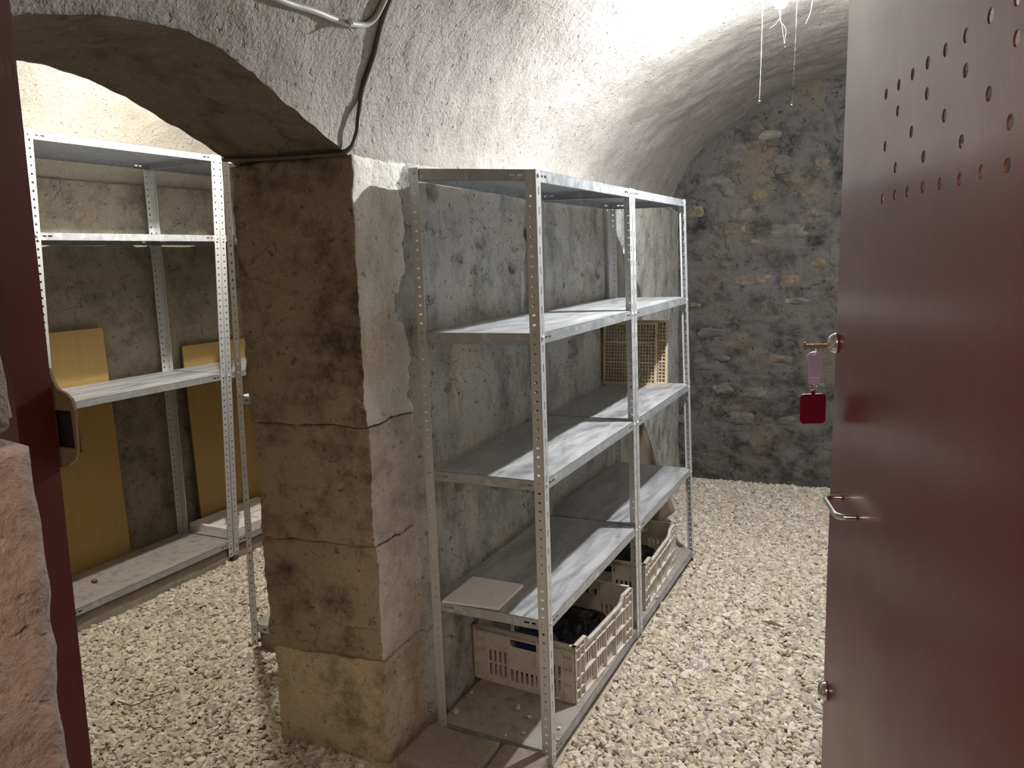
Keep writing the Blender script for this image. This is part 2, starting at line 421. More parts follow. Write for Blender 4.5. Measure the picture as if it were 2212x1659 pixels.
# ------------------------------------------------------------------ the vaulted cellar
Y0, Y1 = -1.80, 3.65
LEFT = [(-.085,2.05),(-.07,2.172),(.03,2.33),(.165,2.482),(.316,2.587),(.412,2.65),(.538,2.72),(.691,2.788),(.84,2.824),(1.014,2.857),(1.25,2.875)]
PROF = LEFT + [(2.5-x, z) for x, z in LEFT[-2::-1]]
pp = np.array(catmull([(x, 0, z) for x, z in PROF], 12))[:, [0, 2]]
ss = np.concatenate([[0], np.cumsum(np.linalg.norm(np.diff(pp, axis=0), axis=1))])
nn = np.gradient(pp, axis=0); nn /= np.linalg.norm(nn, axis=1)[:, None]; nrm2 = np.stack([nn[:,1], -nn[:,0]], 1)
SL = ss[len(pp)//2]; ST = ss[-1]
def prof(s): return np.interp(s, ss, pp[:,0]), np.interp(s, ss, pp[:,1]), np.interp(s, ss, nrm2[:,0]), np.interp(s, ss, nrm2[:,1])
half = len(pp)//2
def s_of_z(z): return np.interp(z, pp[:half+1,1], ss[:half+1])
def x_of_z(z): return np.where(z < 2.05, -.085, np.interp(z, pp[:half+1,1], pp[:half+1,0]))
AY = np.array([-1.5,-1.4,-1.3,-1.2,-1.06,-.95,-.83,-.736,-.676,-.584,-.509,-.427,-.35,-.30,-.25,-.20])
AZ = np.array([2.03,2.10,2.16,2.205,2.238,2.250,2.252,2.243,2.228,2.20,2.172,2.142,2.112,2.09,2.068,2.045])
def arch(y): return np.interp(y, AY, AZ) + .010*fbm(np.stack([y, y*0, y*0], 1), 11, 3, 5)
def relief(P, amp, fine, seed=3): return fbm(P, 3.2, 4, seed)*amp + fbm(P, 21, 3, seed+9)*fine

ys = np.linspace(Y0, Y1, 400)
inarch = (ys > -1.46) & (ys < -.2)
s0 = np.where(inarch, s_of_z(np.maximum(arch(ys), 2.05)), s_of_z(2.045))
tl = np.linspace(0, 1, 120); tr = np.linspace(0, 1, 50)[1:]
Sg = np.concatenate([s0[:,None] + (SL - s0[:,None])*tl[None]**1.0, SL + (ST-SL)*np.repeat(tr[None], len(ys), 0)], 1)
x, z, nx, nz = prof(Sg); yy = np.repeat(ys[:,None], Sg.shape[1], 1)
P = np.stack([x, yy, z], -1); Q = P.reshape(-1, 3)
d = relief(Q, .018, .0045).reshape(x.shape)
P = P + np.stack([nx*d, 0*d, nz*d], -1)
struct(grid('ceiling', P, M['vault'], flip=True), 'pale roughcast barrel vault over the gravelled cellar')

# wall behind the main shelving, with its real holes
HOLES = [(.825,1.683,.030,.06),(1.643,1.634,.022,.04),(1.885,1.632,.032,.05),(.842,1.76,.013,.03),(.387,1.734,.03,.018),(.19,1.965,.035,.03),(.557,1.80,.04,.014),
         (.5,1.69,.02,.012),(.62,1.62,.016,.02),(.98,1.83,.03,.02),(.3,.86,.03,.025),(.62,.80,.05,.03),(.9,.70,.05,.03),(.24,1.25,.02,.02),(.75,1.28,.03,.02),(1.5,1.25,.05,.03),(1.2,1.55,.03,.02),(2.35,1.75,.025,.03),(2.5,1.6,.03,.02)]
def vwall(name, x, y0, y1, z0, z1, side, mat, amp=.016, fine=.005, res=.013, holes=(), seed=3, xoff=None, patch=1.):
    yy, zz = np.meshgrid(np.linspace(y0, y1, int((y1-y0)/res)+2), np.linspace(z0, z1, int((z1-z0)/res)+2))
    P = np.stack([np.full_like(yy, x), yy, zz], -1); Q = P.reshape(-1, 3)
    d = relief(Q, amp, fine, seed).reshape(yy.shape)
    # broken plaster: stepped patches
    k = fbm(Q, 2.1, 4, seed+40).reshape(yy.shape); d = d - patch*.012*np.clip((z1-.12-zz)/.15, 0, 1)*np.clip((k-.12)/.05, 0, 1)*(1+.6*fbm(Q, 16, 3, seed+50).reshape(yy.shape))
    for hy, hz, r, dep in holes:
        rr = np.hypot((yy-hy)*1.0, (zz-hz)*1.15)/(r*(1+.5*fbm(Q, 22, 2, 77).reshape(yy.shape)))
        d = d - 1.5*dep*np.exp(-rr**6)
    P[..., 0] += side*d
    if xoff is not None: P[..., 0] += xoff(yy, zz)
    return grid(name, P, mat, flip=(side > 0))
wall_left = struct(vwall('wall_left', -.085, -.05, Y1, -.05, 2.06, 1, M['wall'], amp=.011, fine=.005, holes=HOLES, res=.010, xoff=lambda y, z: 50*.001*np.clip((y-.02)/.12, 0, 1)**2*(3-2*np.clip((y-.02)/.12, 0, 1))*np.clip((2.06-z)/.04, 0, 1)), 'grey stained plaster wall with dents and holes behind the shelving')
# short stretch of wall between the arch and the doorway
wl2 = vwall('wall_left_end', -.085, Y0, -1.45, -.05, 2.06, 1, M['vault'], res=.03); wl2.parent = wall_left

# arch soffit
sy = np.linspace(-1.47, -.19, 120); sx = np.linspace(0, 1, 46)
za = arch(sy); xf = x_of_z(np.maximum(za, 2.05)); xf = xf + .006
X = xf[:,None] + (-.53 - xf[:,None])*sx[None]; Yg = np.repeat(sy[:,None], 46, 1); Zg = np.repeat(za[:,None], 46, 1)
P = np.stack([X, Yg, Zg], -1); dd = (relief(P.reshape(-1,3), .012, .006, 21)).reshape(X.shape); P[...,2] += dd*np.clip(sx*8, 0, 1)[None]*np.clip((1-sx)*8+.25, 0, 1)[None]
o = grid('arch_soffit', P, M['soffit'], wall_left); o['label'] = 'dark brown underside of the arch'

# pier of the arch: hewn blocks, courses with tight joints
J = lambda xx: -.205 - (-.085-xx)*.125
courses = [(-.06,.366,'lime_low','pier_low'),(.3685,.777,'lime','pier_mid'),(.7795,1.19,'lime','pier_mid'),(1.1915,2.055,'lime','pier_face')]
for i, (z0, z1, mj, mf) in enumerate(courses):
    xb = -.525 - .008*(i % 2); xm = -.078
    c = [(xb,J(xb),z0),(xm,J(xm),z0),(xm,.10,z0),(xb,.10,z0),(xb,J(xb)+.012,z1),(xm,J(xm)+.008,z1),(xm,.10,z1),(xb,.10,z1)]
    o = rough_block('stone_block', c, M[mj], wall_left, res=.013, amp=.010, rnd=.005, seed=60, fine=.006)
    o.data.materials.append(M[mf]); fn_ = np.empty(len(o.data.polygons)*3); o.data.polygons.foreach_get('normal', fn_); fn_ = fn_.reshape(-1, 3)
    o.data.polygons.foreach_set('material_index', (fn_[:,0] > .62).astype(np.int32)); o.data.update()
for i, (z0, z1) in enumerate([(-.06,.6),(.604,1.3),(1.305,2.06)]):
    rough_block('stone_block', boxc(-.53, -1.80, z0, -.08, -1.475, z1), M['lime'], wall_left, res=.04, amp=.01, seed=90+i*4)

# far wall: rubble in mortar, stones as pieces
xs_ = np.linspace(-.12, 2.6, 210); top = np.interp(xs_, pp[:,0], pp[:,1]) + .06
tv = np.linspace(0, 1, 190); X = np.repeat(xs_[None], 190, 0); Z = -.05 + (top[None]+.05)*tv[:,None]
P = np.stack([X, np.full_like(X, Y1), Z], -1); Q = P.reshape(-1,3)
d = (fbm(Q*np.array([1,1,1.6]), 5.5, 4, 31)*.030 + fbm(Q*np.array([1,1,1.5]), 17, 3, 33)*.014).reshape(X.shape)
P[...,1] += -d
def back_relief(x, z):
    q = np.array([[x, Y1, z]]); return float(fbm(q*np.array([1,1,1.6]), 5.5, 4, 31)[0]*.030)
wall_back = struct(grid('wall_back', P, M['mortar'], flip=False), 'dark rubble end wall with ochre stones showing through the mortar')
STN = [(.389,2.414,.177,.128),(.329,2.154,.111,.111),(.886,2.121,.144,.1),(.926,1.961,.131,.063),(.739,1.844,.261,.109),(.388,1.878,.195,.066),(.208,1.125,.256,.098),(.725,.937,.206,.068),
       (.533,.673,.198,.097),(.296,.698,.154,.085),(.435,.474,.202,.106),(.529,1.515,.304,.073),(.239,1.701,.054,.04),(.842,1.355,.246,.052),(.419,1.975,.258,.131),(.085,2.028,.136,.1),(.762,1.487,.155,.114),
       (.519,1.78,.071,.039),(.765,.484,.128,.069),(-.02,.445,.145,.081),(.546,2.113,.142,.08),(.253,2.231,.198,.065),(.086,1.327,.104,.035),(.95,1.62,.12,.07),(.62,1.22,.16,.07),(.30,.93,.12,.05),(.95,.75,.14,.07),(.16,.86,.12,.06),
       (.70,2.33,.15,.09),(.95,2.30,.13,.08),(.62,2.52,.16,.07),(1.25,.6,.2,.1),(1.4,1.1,.22,.1),(1.6,1.7,.2,.1),(1.3,2.0,.2,.1),(1.9,.8,.22,.11),(2.1,1.4,.2,.1),(1.75,2.3,.2,.1),(2.3,.5,.2,.1)]
for i, (sx_, sz_, w, h) in enumerate(STN):
    na, nr = 22, 7; vs = []; 
    for r in range(nr):
        rr = (r+1)/nr
        for a in range(na):
            th = 2*math.pi*a/na
            wob = 1.08 + .30*float(vnoise(np.array([[math.cos(th)*1.6+i*3.1, math.sin(th)*1.6, i*1.7]]), 5)[0]) + .18*float(vnoise(np.array([[math.cos(th)*4+i*3.1, math.sin(th)*4, i*1.7]]), 6)[0])
            sq = 1/max(abs(math.cos(th))**3+abs(math.sin(th))**3, .3)**(1/3)
            vs.append((sx_+math.cos(th)*w/2*rr*wob*sq, 0, sz_+math.sin(th)*h/2*rr*wob*sq, rr))
    vs.insert(0, (sx_, 0, sz_, 0.))
    A = np.array(vs); rel = fbm(A[:,:3]*np.array([1,1,1])+i, 26, 3, 8)*.008
    br = np.array([back_relief(a, b) for a, b in A[:,[0,2]]])
    A[:,1] = Y1 - br - .012*(1-A[:,3]**2) - rel*(1-A[:,3]) + .012*A[:,3]**6
    F = [(0, 1+a, 1+(a+1) % na) for a in range(na)]
    for r in range(nr-1):
        for a in range(na): F.append((1+r*na+a, 1+(r+1)*na+a, 1+(r+1)*na+(a+1) % na, 1+r*na+(a+1) % na))
    o = add('stone', A[:,:3], [f[::-1] for f in F], M['rubble'], wall_back, smooth=True)
struct(vwall('wall_right', 2.585, Y0, Y1, -.05, 2.06, -1, M['white'], res=.05), 'plain unseen wall behind the open door, whitened to bounce light')

# ------------------------------------------------------------------ side room beyond the arch
wol = struct(vwall('wall_side_room', -2.536, -1.8, Y1, -.05, 2.22, 1, M['side_wall'], amp=.010, fine=.004, res=.018, seed=13, xoff=lambda y, z: .0*y), 'brownish plaster wall behind the shelving of the side room')
sa = np.linspace(0, math.pi, 80); yv = np.linspace(-1.8, Y1, 170)
A, B = np.meshgrid(sa, yv); xc, ax_, zc, hz = -1.54, 1.02, 2.20, .66
P = np.stack([xc-ax_*np.cos(A), B, zc+.17*(A/math.pi)+(hz-.08)*np.sin(A)**.9], -1); d = relief(P.reshape(-1,3), .02, .006, 15).reshape(A.shape)
P[...,0] += np.cos(A)*d; P[...,2] -= np.sin(A)*d
struct(grid('ceiling_side_room', P, M['side_vault'], flip=False), 'brightly lit barrel vault of the side room')
w = vwall('wall_side_room_inner', -.525, .08, Y1, -.05, 2.42, -1, M['side_wall'], res=.05, seed=17); struct(w, 'inner wall of the side room behind the pier')
ya_ = np.linspace(-1.8, .10, 120); tz = np.linspace(0, 1, 12); z0_ = np.where((ya_ < -1.47) | (ya_ > -.2), 2.03, arch(ya_) - .004)
Yq = np.repeat(ya_[None], 12, 0); Zq = z0_[None] + (2.46 - z0_[None])*tz[:,None]
grid('spandrel', np.stack([np.full_like(Yq, -.528), Yq, Zq], -1), M['side_vault'], w, flip=True)
for nm, yv_, sgn in (('wall_side_room_end', Y1, 1), ('wall_side_room_front', -1.8, -1)):
    X, Z = np.meshgrid(np.linspace(-2.6, -.5, 30), np.linspace(-.05, 2.95, 40)); Pq = np.stack([X, np.full_like(X, yv_), Z], -1)
    struct(grid(nm, Pq, M['side_wall'], flip=(sgn < 0)), 'plain end wall of the side room' if sgn > 0 else 'plain front wall of the side room')

# ------------------------------------------------------------------ doorway wall and corridor
wf = MB()
wf.box((-.12, -2.10, 0), (.50, -1.80, 3.0)); wf.box((1.66, -2.10, 0), (2.62, -1.80, 3.0)); wf.box((.50, -2.10, 2.13), (1.66, -1.80, 3.0))
wall_front = struct(wf.obj('wall_front', M['browngrey']), 'thick wall pierced by the doorway')
o = rough_block('stone_block', boxc(.42, -2.34, .0, .860, -1.84, 1.592), M['pink'], wall_front, res=.012, amp=.008, rnd=.014, seed=140, fine=.003); o['label'] = 'pinkish dressed stone of the door jamb'
o = rough_block('stone_block', boxc(.42, -2.34, 1.597, .876, -1.85, 2.13), M['browngrey'], wall_front, res=.012, amp=.012, rnd=.02, seed=150, fine=.005); o['label'] = 'rough brown upper stone of the door jamb'
cw = MB(); cw.box((-.6, -3.7, 0), (3.0, -3.6, 2.6)); cw.box((-.7, -3.7, 0), (-.6, -2.1, 2.6)); cw.box((3.0, -3.7, 0), (3.1, -2.1, 2.6))
struct(cw.obj('wall_corridor', M['browngrey']), 'corridor walls outside the doorway')
cc = MB(); cc.box((-.7, -3.7, 2.6), (3.1, -2.05, 2.7)); struct(cc.obj('ceiling_corridor', M['browngrey']), 'corridor ceiling outside the doorway')
# steel frame of the doorway, left post (an L section) with its strike plate
def fx(z): return .702 + (z-1.19)*.038
fr = MB()
for zz0, zz1 in ((0.0, 2.105),):
    for (xa, xb, ya, yb) in ((-.004, 0, -1.766, -1.730), (-.022, -.004, -1.766, -1.762), (-.030, -.022, -1.766, -1.74)):
        fr.add([(fx(z)+a, b, z) for z in (zz0, zz1) for a, b in ((xa,ya),(xb,ya),(xb,yb),(xa,yb))],
               [(0,3,2,1),(4,5,6,7),(0,1,5,4),(1,2,6,5),(2,3,7,6),(3,0,4,7)])
fr.box((fx(2.14)-.03, -1.766, 2.105), (1.63, -1.73, 2.145)); fr.box((1.60, -1.766, 0), (1.63, -1.73, 2.105))
frame = struct(fr.obj('trim_1', M['frame']), 'dark red painted steel door frame')
SP = [(.700,1.626),(.712,1.624),(.716,1.612),(.722,1.604),(.734,1.600),(.741,1.595),(.744,1.584),(.741,1.545),(.736,1.534),(.722,1.526),(.700,1.522)]
plate([(a-.016, b) for a, b in SP], [rect(.694, 1.545, .722, 1.583)], .003, lambda a, b, w: (a+.016, -1.727+w, b)).obj('strike_plate', M['strike'], frame)['label'] = 'beige strike plate with a dark opening'
bx = MB(); bx.box((.690, -1.7236, 1.541), (.7395, -1.7215, 1.587)); bx.obj('strike_hole_shade', M['socket'], frame)  # thin black sheet, the shade inside the opening put into its colour
# the open steel door with a punched vent grille
th = math.radians(15); DD = Vector((math.sin(th), -math.cos(th), 0)); DN = Vector((-math.cos(th), -math.sin(th), 0)); DE = Vector((1.369, -.915, 0))
def dp(u, z, w=0.): return tuple(DE + DD*u + DN*w + Vector((0, 0, z)))
vent = []
for r, zz in enumerate((1.888, 1.859, 1.829, 1.800, 1.769)):
    us = [.252+.05*k for k in range(8)] if r in (0, 4) else ([.302, .402, .502, .602] if r in (1, 3) else [.257, .357, .457, .557])
    for uu in us: vent.append(circ(uu+random.uniform(-.002,.002), zz+random.uniform(-.001,.001), .0064, 12))
OUT = [(.004,.06),(.004,1.20),(.040,2.10),(.86,2.10),(.86,.06)]
db = plate(OUT, vent, -.0018, lambda a, b, w: dp(a, b, w))
def ret(a, b):
    va = [dp(a[0], a[1], 0), dp(b[0], b[1], 0), dp(b[0], b[1], -.038), dp(a[0], a[1], -.038)]
    off = Vector((0,0,0)); c = ((a[0]+b[0])/2, (a[1]+b[1])/2); ux, uz = .43-c[0], 1.1-c[1]; l = math.hypot(ux, uz)
    iv = [dp(a[0]+ux/l*.002, a[1]+uz/l*.002, -.001), dp(b[0]+ux/l*.002, b[1]+uz/l*.002, -.001), dp(b[0]+ux/l*.002, b[1]+uz/l*.002, -.038), dp(a[0]+ux/l*.002, a[1]+uz/l*.002, -.038)]
    db.add(va+iv, [(0,1,2,3),(7,6,5,4),(0,4,5,1),(1,5,6,2),(2,6,7,3),(3,7,4,0)])
for i in range(5): ret(OUT[i], OUT[(i+1) % 5])
door = struct(db.obj('door_1', M['door']), 'open red-brown steel door with a punched vent grille')
hp = [dp(.102,1.353,0), dp(.102,1.353,.016), dp(.106,1.353,.023), dp(.114,1.353,.026), dp(.146,1.353,.026), dp(.178,1.353,.026), dp(.186,1.353,.023), dp(.190,1.353,.016), dp(.190,1.353,0)]
tube(catmull(hp, 5), .0042, 10).obj('handle', M['chrome'], door, smooth=True)['label'] = 'small chrome bow handle'
for zz in (1.572, 1.006):
    o = lathe([(.0155,0),(.0155,.004),(.0135,.009),(.010,.0125),(.006,.014),(.0001,.0145)], dp(.031, zz, 0), DN, 20).obj('lock_cylinder', M['chrome'], door, smooth=True)
    o['label'] = 'round chrome lock rose'

# ------------------------------------------------------------------ floor and gravel
def fz(x, y): return -.012 + .014*fbm(np.stack([x, y, x*0], 1), 1.7, 3, 71)
X, Y = np.meshgrid(np.linspace(-2.6, 2.62, 90), np.linspace(-1.85, 3.7, 90)); Zf = fz(X.ravel(), Y.ravel()).reshape(X.shape)-.007
floor = struct(grid('floor', np.stack([X, Y, Zf], -1), M['dirt'], flip=False), 'earth floor covered with pale gravel')
cf2 = MB(); cf2.box((-.7, -3.7, -.1), (3.1, -1.82, .0)); struct(cf2.obj('floor_corridor', M['conc']), 'corridor floor outside the doorway')
t_ = (1+5**.5)/2
ICO = np.array([(-1,t_,0),(1,t_,0),(-1,-t_,0),(1,-t_,0),(0,-1,t_),(0,1,t_),(0,-1,-t_),(0,1,-t_),(t_,0,-1),(t_,0,1),(-t_,0,-1),(-t_,0,1)])/math.sqrt(1+t_*t_)
IF = np.array([(0,11,5),(0,5,1),(0,1,7),(0,7,10),(0,10,11),(1,5,9),(5,11,4),(11,10,2),(10,7,6),(7,1,8),(3,9,4),(3,4,2),(3,2,6),(3,6,8),(3,8,9),(4,9,5),(2,4,11),(6,2,10),(8,6,7),(9,8,1)])
def stones(n, cx, cy, cz, sc):
    V = ICO[None]*(1+RNG.uniform(-.34, .34, (n, 12, 1))) + RNG.uniform(-.16, .16, (n, 12, 3))
    sz = np.stack([sc*RNG.uniform(.85, 1.45, n), sc*RNG.uniform(.65, 1.05, n), sc*RNG.uniform(.40, .72, n)], 1); V = V*sz[:,None]
    a = RNG.uniform(0, 2*np.pi, n); b = RNG.normal(0, .38, n); c = RNG.normal(0, .38, n)
    ca, sa_ = np.cos(a), np.sin(a); cb, sb = np.cos(b), np.sin(b); cc_, sc_ = np.cos(c), np.sin(c); o = np.zeros(n); i1 = np.ones(n)
    Rz = np.stack([ca,-sa_,o,sa_,ca,o,o,o,i1], 1).reshape(n,3,3); Rx = np.stack([i1,o,o,o,cb,-sb,o,sb,cb], 1).reshape(n,3,3); Ry = np.stack([cc_,o,sc_,o,i1,o,-sc_,o,cc_], 1).reshape(n,3,3)
    V = np.einsum('nij,nkj->nki', Rz@Rx@Ry, V)
    return V + np.stack([cx, cy, cz], 1)[:,None]
def spread(x0, x1, y0, y1, dens):
    n = int((x1-x0)*(y1-y0)*dens); return np.stack([RNG.uniform(x0, x1, n), RNG.uniform(y0, y1, n)], 1)
pts = np.concatenate([spread(.47, 2.2, -1.3, 3.62, 7600), spread(-.05, .47, -1.5, -.25, 7600), spread(-.05, .47, 2.05, 3.62, 7600), spread(-2.05, -.56, -1.5, 2.2, 7600), spread(-.56, -.05, -1.45, -.24, 7600), spread(-2.5, -.56, 2.2, 3.6, 2200)])
px, py = pts[:,0], pts[:,1]
bad = (px > -.12) & (px < .475) & (py > -.26) & (py < 2.04)
bad |= (px > -1.19) & (px < -.5) & (py > .22) & (py < 1.3)
pts = pts[~bad]; n = len(pts); layer = RNG.uniform(0, 1, n)
sc = RNG.lognormal(math.log(.0117), .27, n).clip(.007, .021)
cz = fz(pts[:,0], pts[:,1]) + layer*.010 - .002
SV = stones(n, pts[:,0], pts[:,1], cz, sc)
# the 300 largest in the picture become pieces of their own
dv = np.concatenate([pts, cz[:,None]], 1) - np.array(CAM); dz = dv@np.array(cf); ix = 1106+1668.58*(dv@np.array(cr))/dz; iy = 829.5-1668.58*(dv@np.array(cu))/dz
vis = (iy < 1655) & (((ix > 1225) & (ix < 1765)) | ((ix > 215) & (ix < 590))) & (layer > .55)
score = np.where(vis, sc/dz, 0); pick = np.argsort(-score)[:300]
rest = np.ones(n, bool); rest[pick] = False
RV = SV[rest]; nr_ = len(RV)
g = fast('gravel', RV.reshape(-1,3), (np.arange(nr_)[:,None,None]*12 + IF[None]).reshape(-1,3), M['gravel'], floor); g['kind'] = 'stuff'
for i in pick:
    me = bpy.data.meshes.new('pebble'); c = SV[i].mean(0)
    me.from_pydata((SV[i]-c).tolist(), [], IF.tolist()); me.materials.append(M['pebble'])
    o = bpy.data.objects.new('pebble', me); COL.objects.link(o); o.parent = floor; o.location = c
# two dirty flagstones at the foot of the shelving
for i, (xa, xb, ya, lab) in enumerate([(-.03, .268, -.238, 'broad dirty flagstone beside the pier at the foot of the shelving'), (.276, .450, -.238, 'narrow dirty flagstone by the gravel at the foot of the shelving')]):
    o = rough_block('flagstone', boxc(xa, ya, -.08, xb, -.012, .047), M['flag'], None, res=.014, amp=.003, rnd=.012, seed=170+i*3, fine=.0015, org=((xa+xb)/2, -.12, -.08))
    tag(o, lab, 'flagstone', 'flagstones at the foot of the shelving')

# ------------------------------------------------------------------ slotted-angle shelving
BOLT = None
def bolt_mesh():
    global BOLT
    mb = lathe([(.0068,0),(.0068,.0025),(.005,.0042),(.0001,.0048)], (0,0,0), (0,-1,0), 10)
    me = bpy.data.meshes.new('bolt'); me.from_pydata(mb.v, [], mb.f); me.materials.append(M['post']); BOLT = me
bolt_mesh()
def unit(org, label, bot, topc, levels, zrow, style, group, cover_last=None, rim=.036):
    """bot/topc: corner points [near-in, near-out, far-in, far-out] (x, y, z) of the posts' outer corners at foot and head; levels: heights, zrow: per-corner extra for the top"""
    T = empty('shelving_unit', org); tag(T, label, 'shelving unit', group)
    bot = [np.array(b, float) for b in bot]; topc = [np.array(b, float) for b in topc]
    sx = 1 if bot[1][0] > bot[0][0] else -1
    def at(k, z):
        t = (z-bot[k][2])/(topc[k][2]-bot[k][2]); return bot[k] + (topc[k]-bot[k])*t
    dirs = [(sx, 1), (-sx, 1), (sx, -1), (-sx, -1)]
    W_ = .036; TH = .0018
    for k in range(4):
        dx, dy = dirs[k]; H = topc[k][2]-bot[k][2]
        ha, hb = [], []
        if style == 'slot':
            nn_ = int(H/.0305)
            for i in range(nn_): ha.append(slot(.0185, .02+i*.0305, .0105, .0062))
            for i in range(nn_//2): hb.append(slot(.0195, .035+i*.061, .0062, .026))
        else:
            nn_ = int(H/.036)
            for i in range(nn_): ha.append(rect(.0145, .012+i*.036, .0245, .022+i*.036)); hb.append(rect(.0145, .012+i*.036, .0245, .022+i*.036))
        def fa(u, v, w, k=k, dx=dx, dy=dy): p = at(k, bot[k][2]+v); return (p[0]+dx*u, p[1]+dy*w, p[2])
        def fb(u, v, w, k=k, dx=dx, dy=dy): p = at(k, bot[k][2]+v); return (p[0]+dx*w, p[1]+dy*u, p[2])
        mb = plate(rect(0, 0, W_, H), ha, TH, fa); plate(rect(0, 0, W_, H), hb, TH, fb, mb)
        mb.obj('post', M['post'], T)
    for li, zl in enumerate(levels):
        zs = [ (topc[k][2]-.001 if zl == 'top' else zl) for k in range(4)]
        C = [at(k, zs[k]) for k in range(4)]; ins = .0024
        C = [C[k] + np.array([dirs[k][0]*ins, dirs[k][1]*ins, 0]) for k in range(4)]
        def bi(a, b, w, C=C): # a across 0..1 (in->out), b along 0..1
            p = C[0]*(1-a)*(1-b)+C[1]*a*(1-b)+C[2]*(1-a)*b+C[3]*a*b; return (p[0], p[1], p[2]+w)
        Lx = np.linalg.norm(C[1]-C[0]); Ly = np.linalg.norm(C[2]-C[0])
        top_m = M['shelf_dirty'] if li == 0 else M['galv_top']
        mb = MB(); mb.box((0,0,-.0014), (1,1,0), lambda p: bi(p[0], p[1], p[2]))
        for ln, fn in ((Lx, lambda u, v, w, Lx=Lx, Ly=Ly: bi(u/Lx, w/Ly, v)), (Lx, lambda u, v, w, Lx=Lx, Ly=Ly: bi(u/Lx, 1-w/Ly, v)),
                       (Ly, lambda u, v, w, Lx=Lx, Ly=Ly: bi(w/Lx, u/Ly, v)), (Ly, lambda u, v, w, Lx=Lx, Ly=Ly: bi(1-w/Lx, u/Ly, v))):
            hs = [slot(.052, -.017, .017, .007), slot(.078, -.017, .021, .007), slot(ln-.052, -.017, .017, .007), slot(ln-.078, -.017, .021, .007)]
            plate(rect(0, -rim, ln, 0), hs, .0012, fn, mb)
            # folded lip under the rim
        mb.box((0,0,-rim), (.014/Lx,1,-rim+.0012), lambda p: bi(p[0], p[1], p[2])); mb.box((1-.014/Lx,0,-rim), (1,1,-rim+.0012), lambda p: bi(p[0], p[1], p[2]))
        mb.box((0,0,-rim), (1,.014/Ly,-rim+.0012), lambda p: bi(p[0], p[1], p[2])); mb.box((0,1-.014/Ly,-rim), (1,1,-rim+.0012), lambda p: bi(p[0], p[1], p[2]))
        sh = mb.obj('shelf', M['galv'], T); sh.data.materials.append(top_m); sh.data.polygons[1].material_index = 1
        for k, rot in ((0, 0), (1, 0), (1, math.pi/2 if sx > 0 else -math.pi/2), (3, math.pi/2 if sx > 0 else -math.pi/2)):
            p = at(k, zs[k]-.016); dx, dy = dirs[k]
            o = bpy.data.objects.new('bolt', BOLT); COL.objects.link(o); o.parent = sh
            q = np.array([p[0]+dx*.0185, p[1]-dy*.0, p[2]]) if rot == 0 else np.array([p[0], p[1]+dy*.0185, p[2]])
            o.location = tuple(q - np.array(org)); o.rotation_euler = (0, 0, rot)
    return T
G1 = 'galvanised shelving units of the main cellar'
zt = {'P0': 2.022, 'P1': 1.984, 'P2': 1.991, 'P3': 2.0, 'R2': 2.01, 'R3': 2.015}
A_ = unit((.225, .5, 0), 'galvanised shelving unit nearest the arch pier, tile and crate on it',
     [(-.002,.002,.03),(.455,-.002,-.005),(.002,1.002,0),(.458,1.003,0)], [(.007,-.007,2.022),(.456,.007,1.984),(.0,1.002,2.005),(.444,1.002,1.991)],
     [.043, .521, 1.003, 1.483, 'top'], None, 'slot', G1, True)
B_ = unit((.225, 1.5, 0), 'galvanised shelving unit next to the rubble end wall, grid panels on it',
     [(.002,1.006,0),(.459,1.007,0),(.006,2.02,0),(.466,2.025,0)], [(.0,1.006,2.005),(.444,1.006,1.991),(-.005,2.012,2.01),(.421,2.016,2.0)],
     [.043, .521, 1.003, 1.483, 'top'], None, 'slot', G1, True)
G2 = 'galvanised shelving units of the side room'
def CX(z): return -2.06 + .05*z
def CY(z): return .018*z
zt = 2.346
C_ = unit((-2.25, .45, 0), 'tall shelving unit with square holes, yellow board standing behind it, by the door frame',
     [(CX(0)-.42, -.06, .02),(CX(0), -.06, .02),(CX(0)-.42, 1.0, .02),(CX(0), 1.0, .02)], [(-2.492, -.06+CY(zt), zt),(CX(zt), -.06+CY(zt), zt),(-2.492, 1.0+CY(zt), zt),(CX(zt), 1.0+CY(zt), zt)],
     [.118, 1.129, 1.912, 'top'], None, 'sq', G2, True)
D_ = unit((-2.25, 1.5, 0), 'tall shelving unit holding the white polystyrene tray, half hidden by the pier',
     [(CX(0)-.42, 1.006, .02),(CX(0), 1.006, .02),(CX(0)-.42, 2.05, .02),(CX(0), 2.05, .02)], [(-2.492, 1.006+CY(zt), zt),(CX(zt), 1.006+CY(zt), zt),(-2.492, 2.05+CY(zt), zt),(CX(zt), 2.05+CY(zt), zt)],
     [.118, 1.129, 1.912, 'top'], None, 'sq', G2, True)
E_ = unit((-.95, .75, 0), 'shelving unit with one tall post showing beside the pier edge',
     [(-.70,.241,.0),(-1.162,.241,.0),(-.70,1.25,.0),(-1.162,1.25,.0)], [(-.61,.241,2.36),(-1.066,.241,2.36),(-.61,1.25,2.36),(-1.066,1.25,2.36)],
     [.105, 1.172, 1.857, 'top'], None, 'sq', G2, True)
# kerbs that carry the side-room units
for nm, c, lab in (('kerb', boxc(-2.46, -.055, -.06, -2.072, .985, .080), 'concrete kerb under the shelving by the door frame'), ('kerb', boxc(-2.46, 1.012, -.06, -2.072, 2.03, .080), 'concrete kerb under the shelving with the white tray'),
                   ('kerb', boxc(-1.135, .262, -.06, -.66, 1.23, .068), 'concrete kerb under the shelving beside the pier')):
    o = rough_block(nm, c, M['conc'], None, res=.03, amp=.004, rnd=.012, seed=200, fine=.002, org=((c[0][0]+c[1][0])/2, (c[0][1]+c[2][1])/2, -.06)); tag(o, lab, 'kerb', 'concrete kerbs of the side room')

